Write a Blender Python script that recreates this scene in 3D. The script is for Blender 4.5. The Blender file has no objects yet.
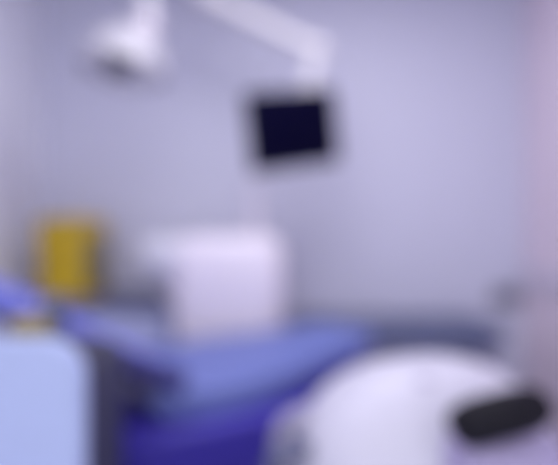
import bpy, bmesh, math, random
from mathutils import Vector, Matrix

random.seed(4)
S = bpy.context.scene
COL = S.collection
F = 542.5           # focal length in pixels of the 558 px wide frame (35 mm on 36 mm)
EYE = 1.25
BLUR = True


def at(px, py, y):
    """world point at depth y seen at pixel px, py"""
    return Vector(((px - 279) / F * y, y, EYE - (py - 232.5) / F * y))


def lin(c):
    return tuple((v / 12.92 if v <= 0.04045 else ((v + 0.055) / 1.055) ** 2.4) for v in c)


# ------------------------------------------------------------------ materials
def mat(name, rgb, rough=0.5, metal=0.0, noise=0.03, scale=20.0, bump=0.0, coat=0.0, spec=0.5):
    m = bpy.data.materials.new(name)
    m.use_nodes = True
    nt = m.node_tree
    b = nt.nodes['Principled BSDF']
    b.inputs['Roughness'].default_value = rough
    b.inputs['Metallic'].default_value = metal
    b.inputs['Coat Weight'].default_value = coat
    b.inputs['Specular IOR Level'].default_value = spec
    tc = nt.nodes.new('ShaderNodeTexCoord')
    nz = nt.nodes.new('ShaderNodeTexNoise')
    nz.inputs['Scale'].default_value = scale
    nz.inputs['Detail'].default_value = 4
    nt.links.new(tc.outputs['Object'], nz.inputs['Vector'])
    mx = nt.nodes.new('ShaderNodeMix')
    mx.data_type = 'RGBA'
    c = lin(rgb)
    mx.inputs[6].default_value = tuple(v * (1 - noise) for v in c) + (1,)
    mx.inputs[7].default_value = tuple(min(1, v * (1 + noise)) for v in c) + (1,)
    nt.links.new(nz.outputs['Fac'], mx.inputs[0])
    nt.links.new(mx.outputs[2], b.inputs['Base Color'])
    if bump:
        bp = nt.nodes.new('ShaderNodeBump')
        bp.inputs['Strength'].default_value = bump
        bp.inputs['Distance'].default_value = 0.002
        nt.links.new(nz.outputs['Fac'], bp.inputs['Height'])
        nt.links.new(bp.outputs['Normal'], b.inputs['Normal'])
    return m


M = dict(
    wall=mat('wall_paint', (0.80, 0.80, 0.885), 0.75, bump=0.15, scale=60),
    pink=mat('lilac_pink_paint', (0.905, 0.845, 0.905), 0.75, bump=0.15, scale=60),
    ceil=mat('ceiling_paint', (0.88, 0.88, 0.92), 0.8),
    floor=mat('vinyl_floor', (0.62, 0.63, 0.74), 0.45, noise=0.1, scale=8),
    white=mat('white_plastic', (0.87, 0.86, 0.905), 0.35, coat=0.2),
    offwhite=mat('lilac_white_enamel', (0.90, 0.87, 0.925), 0.4),
    ceramic=mat('white_ceramic', (0.875, 0.87, 0.915), 0.15, coat=0.5),
    grey=mat('pale_grey_plastic', (0.68, 0.66, 0.76), 0.5),
    midgrey=mat('mid_grey_plastic', (0.48, 0.47, 0.56), 0.5),
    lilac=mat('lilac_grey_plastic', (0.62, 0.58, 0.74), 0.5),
    charcoal=mat('charcoal_plastic', (0.20, 0.20, 0.30), 0.55),
    slate=mat('slate_worktop', (0.33, 0.36, 0.50), 0.45, noise=0.08, scale=40),
    slatedark=mat('dark_slate_worktop', (0.37, 0.38, 0.50), 0.45, noise=0.08, scale=40),
    black=mat('black_rubber', (0.06, 0.05, 0.10), 0.6, spec=0.2),
    screen=mat('dark_screen_glass', (0.012, 0.01, 0.13), 0.4, spec=0.05),
    cushion=mat('blue_vinyl', (0.405, 0.455, 0.72), 0.5, noise=0.04, scale=90, bump=0.3),
    back=mat('mid_blue_vinyl', (0.44, 0.465, 0.84), 0.5, noise=0.04, scale=90, bump=0.3),
    violet=mat('deep_violet_blue_shell', (0.235, 0.185, 0.66), 0.5),
    navy=mat('navy_armrest_foam', (0.20, 0.19, 0.45), 0.6),
    pale=mat('pale_blue_enamel', (0.65, 0.695, 0.86), 0.45),
    yellow=mat('ochre_yellow_plastic', (0.80, 0.67, 0.10), 0.45, noise=0.05),
    yellowlid=mat('dull_yellow_lid', (0.74, 0.62, 0.16), 0.5, noise=0.05),
    yellowpack=mat('pale_yellow_card', (0.66, 0.60, 0.40), 0.6, noise=0.05),
    olive=mat('side_shade_brown', (0.50, 0.46, 0.34), 0.6),  # shade of the container's right side, put into the colour
    wall_l=mat('pale_left_wall', (0.91, 0.91, 0.96), 0.75, bump=0.15, scale=60),  # left wall tone, paler than the back wall
    hood=mat('lilac_white_moulding', (0.785, 0.775, 0.85), 0.45),
    lampcol=mat('lilac_grey_enamel', (0.75, 0.74, 0.79), 0.4),
    bluecab=mat('pale_blue_laminate', (0.72, 0.74, 0.90), 0.5),
    railcol=mat('lilac_rail', (0.83, 0.80, 0.87), 0.5),
    armcol=mat('white_arm_enamel', (0.84, 0.825, 0.865), 0.45),
    lens=mat('frosted_lens', (0.95, 0.94, 0.97), 0.3),
    bezel=mat('black_bezel', (0.03, 0.027, 0.13), 0.5, spec=0.1),
    metal=mat('brushed_steel', (0.70, 0.70, 0.76), 0.35, metal=0.9),
    cabinet=mat('lilac_laminate', (0.70, 0.68, 0.80), 0.5),
)


# ------------------------------------------------------------------ mesh tools
def obj(name, bm, material, parent=None, smooth=True, loc=None):
    me = bpy.data.meshes.new(name)
    bmesh.ops.recalc_face_normals(bm, faces=bm.faces)
    bm.to_mesh(me)
    bm.free()
    if smooth:
        for p in me.polygons:
            p.use_smooth = True
        try:
            me.set_sharp_from_angle(angle=math.radians(40))
        except Exception:
            pass
    me.materials.append(material)
    o = bpy.data.objects.new(name, me)
    COL.objects.link(o)
    if parent:
        o.parent = parent
    if loc is not None:
        o.location = loc
    return o


def tag(o, label, cat, group=None):
    o['label'] = label
    o['category'] = cat
    if group:
        o['group'] = group
    return o


def thing(name, label, cat, loc, rz=0.0):
    o = bpy.data.objects.new(name, None)
    o.empty_display_size = 0.1
    COL.objects.link(o)
    o.location = loc
    o.rotation_euler = (0, 0, rz)
    return tag(o, label, cat)


def structure(name, bm, m):
    o = obj(name, bm, m, smooth=False)
    o['kind'] = 'structure'
    return o


def add_box(bm, lo, hi, bevel=0.0, seg=3, mtx=None):
    c = [(a + b) / 2 for a, b in zip(lo, hi)]
    d = [abs(b - a) for a, b in zip(lo, hi)]
    r = bmesh.ops.create_cube(bm, size=1.0, matrix=Matrix.Translation(c) @ Matrix.Diagonal((*d, 1)))
    vs = r['verts']
    if bevel:
        es = list({e for v in vs for e in v.link_edges})
        rr = bmesh.ops.bevel(bm, geom=es, offset=bevel, segments=seg, profile=0.5, affect='EDGES')
        vs = list({v for f in rr['faces'] for v in f.verts} | {v for v in vs if v.is_valid})
    if mtx is not None:
        bmesh.ops.transform(bm, matrix=mtx, verts=vs)
    return vs


def box(lo, hi, bevel=0.0, seg=3, mtx=None):
    bm = bmesh.new()
    add_box(bm, lo, hi, bevel, seg, mtx)
    return bm


def loft(rings, bm=None, cap=True):
    bm = bm or bmesh.new()
    vr = [[bm.verts.new(p) for p in r] for r in rings]
    n = len(vr[0])
    for a, b in zip(vr, vr[1:]):
        for i in range(n):
            bm.faces.new((a[i], a[(i + 1) % n], b[(i + 1) % n], b[i]))
    if cap:
        for r in (vr[0], vr[-1]):
            bm.faces.new(r)
    return bm


def add_tube(bm, pts, rad, n=16):
    pts = [Vector(p) for p in pts]
    rads = rad if isinstance(rad, (list, tuple)) else [rad] * len(pts)
    rings = []
    ref = Vector((0, 0, 1))
    for i, p in enumerate(pts):
        d = (pts[min(i + 1, len(pts) - 1)] - pts[max(i - 1, 0)]).normalized()
        up = ref if abs(d.dot(ref)) < 0.95 else Vector((0, 1, 0))
        a = d.cross(up).normalized()
        b = a.cross(d).normalized()
        rings.append([p + (a * math.cos(t) + b * math.sin(t)) * rads[i]
                      for t in (2 * math.pi * k / n for k in range(n))])
    return loft(rings, bm)


def tube(pts, rad, n=16):
    return add_tube(bmesh.new(), pts, rad, n)


def smooth_path(pts, k=8):
    """Catmull-Rom through points"""
    P = [Vector(p) for p in pts]
    P = [P[0] * 2 - P[1]] + P + [P[-1] * 2 - P[-2]]
    out = []
    for i in range(1, len(P) - 2):
        for j in range(k):
            t = j / k
            a, b, c, d = P[i - 1:i + 3]
            out.append(0.5 * (2 * b + (c - a) * t + (2 * a - 5 * b + 4 * c - d) * t * t + (3 * b - a - 3 * c + d) * t ** 3))
    out.append(P[-2])
    return out


def lathe(profile, n=48, bm=None):
    """profile: (radius, z) pairs"""
    rings = [[Vector((max(r, 1e-4) * math.cos(2 * math.pi * k / n), max(r, 1e-4) * math.sin(2 * math.pi * k / n), z))
              for k in range(n)] for r, z in profile]
    return loft(rings, bm)


def sgnpow(v, e):
    return math.copysign(abs(v) ** e, v)


def superellipsoid(a, b, c, e1=0.6, e2=0.6, nu=48, nv=28, zmin=-1.0):
    rings = []
    for j in range(nv + 1):
        t = -math.pi / 2 + math.pi * j / nv
        ct, st = max(abs(math.cos(t)) ** e1, 1e-4), sgnpow(math.sin(t), e1)
        rings.append([Vector((a * ct * sgnpow(math.cos(p), e2), b * ct * sgnpow(math.sin(p), e2), c * max(st, zmin)))
                      for p in (2 * math.pi * k / nu for k in range(nu))])
    return loft(rings)


def rr_ring(hw, h, r, n=6):
    """rounded rectangle points (w, z) centred, half width hw, half height h"""
    r = min(r, hw * 0.99, h * 0.99)
    out = []
    for cx, cz, a0 in ((hw - r, h - r, 0), (-hw + r, h - r, 90), (-hw + r, -h + r, 180), (hw - r, -h + r, 270)):
        for k in range(n + 1):
            a = math.radians(a0 + 90 * k / n)
            out.append((cx + r * math.cos(a), cz + r * math.sin(a)))
    return out


def pad(sections, r=0.03):
    """cushion lofted along local x: sections (x, half width, z top, thickness); ends rounded"""
    secs = []
    # densify
    P = smooth_path([Vector((s[0], s[1], s[2])) for s in sections], 6)
    T = smooth_path([Vector((s[0], s[3], s[4] if len(s) > 4 else 0)) for s in sections], 6)
    for p, t in zip(P, T):
        secs.append([p.x, p.y, p.z, t.y, t.z])
    first, last = secs[0], secs[-1]
    d0 = math.copysign(1, first[0] - secs[1][0])

    def ends(s, d):
        out = []
        for k in range(5):
            a = math.radians(90 * k / 5)
            # from the tip towards the full section
            out.append([s[0] + d * r * math.cos(a), s[1] - r * (1 - math.sin(a)), s[2] - r * 0.8 * (1 - math.sin(a)), s[3] - 1.6 * r * (1 - math.sin(a)), s[4]])
        return out
    allsec = ends(first, d0) + secs + ends(last, -d0)[::-1]
    rings = []
    for x, hw, zt, th, off in allsec:
        th = max(th, 0.008)
        rings.append([Vector((x, off + w, zt - th / 2 + z)) for w, z in rr_ring(hw, th / 2, r)])
    return loft(rings)


# ------------------------------------------------------------------ setting
XL, XR, YB, YF, H = -1.487, 1.537, 3.4, -0.6, 2.8
structure('floor', box((XL - .1, YF, -0.05), (XR + .1, YB + .1, 0)), M['floor'])
structure('ceiling', box((XL - .1, YF, H), (XR + .1, YB + .1, H + .06)), M['ceil'])
structure('wall_back', box((XL - .1, YB, 0), (XR + .1, YB + .1, H)), M['wall'])
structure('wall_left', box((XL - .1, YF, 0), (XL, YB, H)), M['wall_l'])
structure('wall_right', box((XR, YF, 0), (XR + .1, YB, H)), M['pink'])
structure('baseboard_back', box((XL, YB - .012, 0), (XR, YB, .1), .004), M['grey'])
structure('trim_1', box((XR - .025, 1.2, .93), (XR, YB - .03, 1.03), .01), M['railcol'])

# ------------------------------------------------------------------ left counter with the yellow bin
t = thing('side_counter', 'dark slate-topped counter in the left corner, carrying the big yellow container', 'counter', (-1.0, 3.1, 0))
lo, hi = -1.487 + 1.0 + .005, 0.44
obj('worktop', box((lo, -.30, .835), (hi, .295, .90), .012), M['slatedark'], t)
obj('cabinet_body', box((lo, -.27, .08), (hi - .02, .295, .835), .006), M['bluecab'], t)
obj('plinth', box((lo, -.22, 0), (hi - .05, .295, .08)), M['charcoal'], t)
for i in range(2):
    x0 = lo + .015 + i * .45
    d = obj('door', box((x0, -.288, .1), (x0 + .44, -.2705, .825), .005), M['bluecab'], t)
    obj('door_handle', tube([(x0 + .4 - i * .34, -.30, .62), (x0 + .4 - i * .34, -.30, .76)], .007, 10), M['metal'], d)

c = at(73, 294, 3.02)
t = thing('waste_container', 'big upright ochre yellow container with lid standing on the dark left counter', 'container', (c.x, c.y, .90), math.radians(-15))
rings = []
for z, k in ((0, .93), (.006, .955), (.02, .965), (.36, 1.0), (.37, 1.0)):
    rings.append([Vector((x * k, y * k, z)) for x, y in rr_ring(.145, .125, .03)])
obj('body', loft(rings), M['yellow'], t)
rings = []
for z, k in ((.365, 1.03), (.372, 1.06), (.40, 1.06), (.415, 1.02), (.428, .8)):
    rings.append([Vector((x * k, y * k, z)) for x, y in rr_ring(.145, .125, .035)])
lid = obj('lid', loft(rings), M['yellowlid'], t)
obj('lid_flap', box((-.07, -.06, .424), (.07, .05, .437), .006), M['yellowlid'], lid)
obj('side_slab', box((.139, -.1, .05), (.1535, .1, .34), .004), M['olive'], t)['label'] = 'shade of the right side, coloured brownish grey'  # thin slab that darkens the right face by colour, not a fitted panel
obj('handle', tube(smooth_path([(-.12, -.128, .33), (-.10, -.15, .26), (0, -.155, .24), (.10, -.15, .26), (.12, -.128, .33)]), .006, 10), M['yellowlid'], t)

# ------------------------------------------------------------------ white water unit behind the chair
c = at(228, 330, 2.72)
t = thing('water_unit', 'rounded lilac-white medical unit with side bowl, standing behind the blue chair below the monitor', 'medical unit', (c.x, 2.80, 0))
rings = []
W, D = .28, .165
for z, k in ((0, .86), (.05, .88), (.08, .92), (.6, .96), (1.0, 1.0), (1.09, 1.0), (1.14, .985), (1.18, .95), (1.21, .88), (1.228, .78), (1.234, .64)):
    rings.append([Vector((x, y, z)) for x, y in rr_ring(W * k if z < 1.19 else W * k, D * k, .09, 8)])
obj('tower', loft(rings), M['offwhite'], t)
b = obj('bowl', lathe([(.03, 1.01), (.08, 1.02), (.13, 1.06), (.148, 1.12), (.152, 1.205), (.147, 1.215), (.139, 1.205), (.13, 1.13), (.10, 1.09), (.05, 1.07), (.0, 1.065)]), M['ceramic'], t, loc=(-.325, -.01, 0))
obj('drain_pipe', tube([(0, 0, 1.015), (0, 0, .95), (.05, 0, .88), (.14, 0, .86)], .02), M['offwhite'], b)
obj('bowl_arm', tube([(-.23, -.01, 1.09), (-.16, -.01, 1.09)], .05), M['offwhite'], t)
obj('spout', tube(smooth_path([(-.2, .06, 1.2), (-.2, .06, 1.25), (-.25, .05, 1.265), (-.3, .03, 1.25), (-.305, .03, 1.225)]), .008, 10), M['metal'], t)
obj('post', tube([(.13, .08, 1.22), (.13, .08, 1.54)], .022), M['offwhite'], t)

# ------------------------------------------------------------------ dark desk along the back wall
t = thing('desk', 'low dark slate desk with rounded end along the back wall, behind the white console', 'desk', (.62, 3.05, 0))
pts = [(-.56, .325), (-.56, -.31)]
pts += [(.58 - .16 + .16 * math.sin(math.radians(a)), -.31 + .16 - .16 * math.cos(math.radians(a))) for a in range(0, 91, 10)]
pts += [(.58, .325)]
obj('desk_top', loft([[Vector((x, y, z)) for x, y in pts] for z in (.662, .667, .74, .745)]), M['slate'], t, smooth=False)
obj('side_slab', box((.46, -.20, 0), (.49, .31, .662), .004), M['cabinet'], t)
obj('side_slab', box((-.54, -.27, 0), (-.51, .31, .662), .004), M['cabinet'], t)
obj('modesty_panel', box((-.51, .22, .2), (.46, .24, .662)), M['cabinet'], t)

# socket on the back wall
c = at(505, 297, 3.4)
t = thing('wall_socket', 'small grey socket plate on the back wall near the right corner', 'socket', (c.x, 3.4, c.z))
obj('plate', box((-.085, -.022, -.055), (.085, 0, .055), .01), M['midgrey'], t)
for sx in (-.04, .04):
    obj('outlet', lathe([(.0, 0), (.026, 0), (.028, .004), (.032, .005), (.032, 0.0)], 24), M['midgrey'], t, loc=(sx, -.022, 0)).rotation_euler = (math.radians(90), 0, 0)

# ------------------------------------------------------------------ treatment chair
CH = thing('treatment_chair', 'blue upholstered reclining treatment chair in the middle of the room', 'chair', (-.38, 2.0, 0), math.radians(32))
seat = obj('seat_cushion', pad([(-.14, .35, .765, .10, .05), (.05, .36, .755, .12, .05), (.3, .335, .775, .11, .045), (.55, .25, .80, .09, .03), (.80, .18, .83, .07, .01)], .035), M['cushion'], CH)
seat['label'] = 'long light blue seat and leg cushion'
bk = obj('backrest', pad([(-.12, .33, .825, .09, .05), (-.25, .33, .905, .09, .05), (-.45, .30, 1.025, .085, .02), (-.65, .25, 1.12, .08), (-.86, .20, 1.20, .07)], .03), M['back'], CH)
hr = obj('headrest', pad([(-.91, .14, 1.225, .08), (-1.0, .15, 1.25, .09), (-1.10, .13, 1.265, .08)], .03), M['back'], CH)
obj('headrest_bar', box((-.97, -.03, 1.13), (-.80, .03, 1.15), .006), M['metal'], hr)
bs = obj('back_shell', pad([(-.08, .24, .70, .06), (-.25, .25, .81, .06), (-.45, .24, .935, .06), (-.55, .22, .99, .05)], .02), M['midgrey'], CH)
# deep violet shell below the seat
rings = []
for z, x0, x1, hw in ((.30, -.22, .36, .22), (.34, -.28, .42, .26), (.50, -.33, .50, .32), (.60, -.34, .60, .355), (.635, -.33, .66, .36), (.655, -.28, .64, .33)):
    cx, hx = (x0 + x1) / 2, (x1 - x0) / 2
    rings.append([Vector((cx + x, y, z)) for x, y in rr_ring(hx, hw, .12, 8)])
obj('seat_shell', loft(rings), M['violet'], CH)
obj('leg_shell', pad([(.5, .2, .69, .05), (.65, .17, .715, .05), (.78, .13, .745, .04)], .02), M['violet'], CH)
obj('pedestal', loft([[Vector((.05 + x * k, y * k, z)) for x, y in rr_ring(.2, .16, .08, 8)] for z, k in ((.06, 1.1), (.12, .95), (.22, .9), (.33, .9))]), M['charcoal'], CH)
obj('base_plate', loft([[Vector((.1 + x * k, y * k, z)) for x, y in rr_ring(.45, .28, .14, 8)] for z, k in ((0, 1), (.04, 1), (.065, .96))]), M['charcoal'], CH)
for sgn in (-1,):
    a = obj('armrest', tube(smooth_path([(-.46, sgn * .34, .945), (-.40, sgn * .345, .935), (-.28, sgn * .36, .875), (-.17, sgn * .365, .82), (-.12, sgn * .36, .80)]), [.02] + [.038] * 31 + [.02], 16), M['navy'], CH)
    obj('armrest_support', tube(smooth_path([(-.34, sgn * .345, .88), (-.33, sgn * .34, .72), (-.26, sgn * .27, .60)]), .025, 12), M['violet'], a)

# ------------------------------------------------------------------ ceiling lamp
c = at(127, 50, 2.6)
t = thing('ceiling_lamp', 'white domed examination lamp with dark round knob, hanging from the ceiling', 'lamp', (c.x, c.y, c.z))
px = at(147, 0, 2.6).x - c.x
obj('column', tube([(px, 0, H - c.z), (px, 0, .13)], .040, 24), M['lampcol'], t)
obj('ceiling_cup', lathe([(.05, H - c.z - .06), (.10, H - c.z - .045), (.11, H - c.z)]), M['offwhite'], t, loc=(px, 0, 0))
obj('joint', superellipsoid(.06, .06, .055, 1, 1, 24, 14), M['offwhite'], t, loc=(px, 0, .12))
rot = Matrix.Rotation(math.radians(7), 4, 'Y') @ Matrix.Rotation(math.radians(-9), 4, 'X')
bm = lathe([(.0, .10), (.05, .098), (.10, .08), (.15, .04), (.183, -.02), (.197, -.07), (.20, -.11), (.196, -.115), (.19, -.105), (.18, -.06), (.14, -.03), (.0, -.02)])
bmesh.ops.transform(bm, matrix=rot, verts=bm.verts)
dome = obj('dome', bm, M['lampcol'], t)
bm = lathe([(.0, -.075), (.13, -.08), (.172, -.085), (.178, -.07), (.0, -.05)])
bmesh.ops.transform(bm, matrix=rot, verts=bm.verts)
obj('lens', bm, M['lens'], dome)
bm = lathe([(.05, -.05), (.062, -.08), (.066, -.10), (.064, -.14), (.05, -.165), (.03, -.172), (.0, -.173)], 32)
bmesh.ops.transform(bm, matrix=Matrix.Translation((-.012, -.08, .032)), verts=bm.verts)
obj('knob', bm, M['charcoal'], t)['label'] = 'dark round knob under the dome'

# ------------------------------------------------------------------ monitor and its arm
Ym = 2.75
c = at(295.5, 129, Ym)
t = thing('monitor', 'dark screen monitor hanging in front of the back wall', 'monitor', (c.x, c.y, c.z))
t.rotation_euler = (math.radians(6), math.radians(-10), math.radians(29))
hw, hh = .248, .180
rings = []
for y, k in ((0, .97), (.004, 1), (.03, 1), (.04, .96), (.06, .55), (.075, .5)):
    rings.append([Vector((x * k, y, z * k)) for x, z in rr_ring(hw + .012, hh + .012, .015)])
obj('housing', loft(rings), M['bezel'], t)
obj('screen', box((-hw, -.006, -hh), (hw, .002, hh), .004), M['screen'], t)
obj('bracket', box((-.05, .074, -.05), (.05, .10, .05), .006), M['white'], t)

top = at(205, -60, Ym + .12)
t = thing('monitor_boom', 'white jointed ceiling arm that carries the dark monitor', 'boom', (at(205, 0, Ym + .12).x, Ym + .14, H))
O = Vector(t.location)
P0 = at(210, -2, Ym + .14) - O
P1 = at(317, 50, Ym + .14) - O
P2 = at(308, 92, Ym + .14) - O
P3 = at(296, 124, Ym + .14) - O
obj('ceiling_plate', lathe([(.11, 0), (.11, -.015), (.06, -.04), (.05, -.06)]), M['white'], t)
obj('drop_tube', tube([(0, 0, -.05), (P0.x, 0, P0.z)], .035, 20), M['white'], t)
obj('upper_arm', tube([P0, P1], [.045, .040], 20), M['armcol'], t)
obj('elbow', superellipsoid(.065, .06, .065, 1, 1, 24, 14), M['armcol'], t, loc=P1)
obj('elbow', superellipsoid(.07, .06, .06, 1, 1, 24, 14), M['armcol'], t, loc=P0)
obj('lower_arm', tube([P1, P2, P3], [.038, .034, .03], 20), M['white'], t)

# ------------------------------------------------------------------ pale blue cart, front left
t = thing('service_cart', 'pale blue fronted cart with charcoal sides in the near left corner', 'cart', (-.62, 1.12, 0))
fp = obj('front_panel', loft([[Vector((x, -.11 + y, .545 + z)) for x, z in rr_ring(.262 * k, .51 * (1 - (1 - k) * .4), .075, 10)] for y, k in ((-.018, .97), (-.012, .99), (-.004, 1), (.008, 1), (.012, .99))]), M['pale'], t)
fp['label'] = 'pale blue front panel'
obj('cart_body', box((-.255, -.097, .10), (.262, .145, .998), .02), M['charcoal'], t)
obj('top_tray', box((-.24, -.085, .9975), (.24, .13, 1.010), .005), M['charcoal'], t)
for sx in (-.2, .2):
    for sy in (-.06, .07):
        bm = bmesh.new()
        add_tube(bm, [(sx - .012, sy, .035), (sx + .012, sy, .035)], .035, 20)
        add_tube(bm, [(sx, sy, .05), (sx, sy, .105)], .012, 10)
        obj('castor', bm, M['charcoal'], t)

c = at(32, 325, 1.13)
t = thing('small_carton', 'small pale yellow carton standing on the near left cart', 'carton', (c.x, 1.13, 1.0105), math.radians(12))
obj('carton_body', box((-.036, -.025, 0), (.036, .025, .062), .003), M['yellowpack'], t)
obj('carton_flap', box((-.036, -.025, .0625), (.036, .02, .0655), .001), M['yellowpack'], t)
c = at(52, 305, 1.16)
t = thing('storage_jar', 'slate blue jar beside the small yellow carton on the near left cart', 'jar', (c.x, 1.165, 1.0105))
obj('jar_body', lathe([(.0, 0), (.024, 0), (.026, .004), (.026, .08), (.022, .085)], 24), M['slate'], t)
obj('jar_lid', lathe([(.024, .085), (.027, .087), (.027, .101), (.024, .105), (0, .105)], 24), M['slatedark'], t)

# ------------------------------------------------------------------ white console, front right
CO = thing('delivery_console', 'big white moulded console with black oval grip, close by at lower right', 'console', (.313, 1.22, 0))
hood = superellipsoid(.285, .20, .252, .84, .75, 56, 32)
for v in hood.verts:
    # the right shoulder falls away lower than the left one
    f = max(0.0, v.co.x - .02) / .245
    if v.co.z > 0:
        v.co.z *= 1 - .02 * f * f
    v.co.z += .715 + .07 * v.co.x
obj('hood', hood, M['hood'], CO)['label'] = 'white domed hood'
btn = at(425, 386, 1.12)
obj('button', superellipsoid(.022, .012, .020, .8, .9, 24, 12), M['grey'], CO, loc=Vector((btn.x, btn.y, btn.z)) - Vector(CO.location))
g = [at(453, 435, .975), at(470, 425, .965), at(500, 416, .955), at(525, 410, .96), at(548, 403, .975)]
g = [p - Vector(CO.location) for p in smooth_path(g, 6)]
n = len(g)
obj('grip', tube(g, [.038 * (1 - abs(2 * i / (n - 1) - 1) ** 4) ** .5 * 1 + .004 for i in range(n)], 20), M['black'], CO)['label'] = 'black oval grip'
obj('lower_block', box((.0, -.275, .5), (.22, -.04, .885), .06, 5), M['lilac'], CO)['label'] = 'lilac grey block below the grip'  # rounded block in a greyer tone than the hood
arm = [at(318, 412, 1.2), at(299, 417, 1.22), at(285, 428, 1.24), at(281, 446, 1.25), at(281, 480, 1.25), at(281, 540, 1.25)]
arm = [p - Vector(CO.location) for p in smooth_path(arm, 6)]
obj('support_arm', tube(arm, .022, 16), M['grey'], CO)
hs = [at(304, 449, 1.12), at(290, 450, 1.10), at(277, 459, 1.10), at(273, 485, 1.11), at(295, 505, 1.14)]
hs = [p - Vector(CO.location) for p in smooth_path(hs, 6)]
obj('hose', tube(hs, .021, 14), M['slatedark'], CO)
obj('column', tube([(0, 0, .05), (0, 0, .52)], .06, 24), M['white'], CO)
obj('base', loft([[Vector((x * k, y * k, z)) for x, y in rr_ring(.24, .2, .08, 8)] for z, k in ((0.0, .96), (.01, 1), (.05, 1), (.07, .9))]), M['grey'], CO)

# ------------------------------------------------------------------ light
def area(name, loc, sx, sy, power, col, rot=(0, 0, 0)):
    l = bpy.data.lights.new(name, 'AREA')
    l.shape = 'RECTANGLE'
    l.size, l.size_y = sx, sy
    l.energy = power
    l.color = col
    o = bpy.data.objects.new(name, l)
    o.location = loc
    o.rotation_euler = rot
    COL.objects.link(o)
    return o


area('unseen_ceiling_light', (.2, 2.0, H - .03), 1.2, .6, 17, (1, .985, 1))  # unseen source without a fixture, added to wash the back wall
area('unseen_ceiling_light', (-.6, 1.0, H - .03), 1.2, .6, 9, (1, .985, 1))  # unseen source without a fixture, set left to lift the dim side
w = bpy.data.worlds.new('World')
S.world = w
w.use_nodes = True
bg = w.node_tree.nodes['Background']
bg.inputs[0].default_value = (.945, .95, .985, 1)
bg.inputs[1].default_value = 1.4

# ------------------------------------------------------------------ camera
cd = bpy.data.cameras.new('Camera')
cd.sensor_width = 36
cd.lens = 35
cd.clip_start = .01
cam = bpy.data.objects.new('Camera', cd)
cam.location = (0, 0, EYE)
cam.rotation_euler = (math.radians(90), 0, 0)
COL.objects.link(cam)
S.camera = cam
cd.dof.use_dof = BLUR
cd.dof.focus_distance = .30
cd.dof.aperture_fstop = 1.52

S.view_settings.view_transform = 'Standard'
S.view_settings.look = 'None'
S.view_settings.gamma = 1
S.view_settings.use_curve_mapping = False
S.view_settings.exposure = 0.22
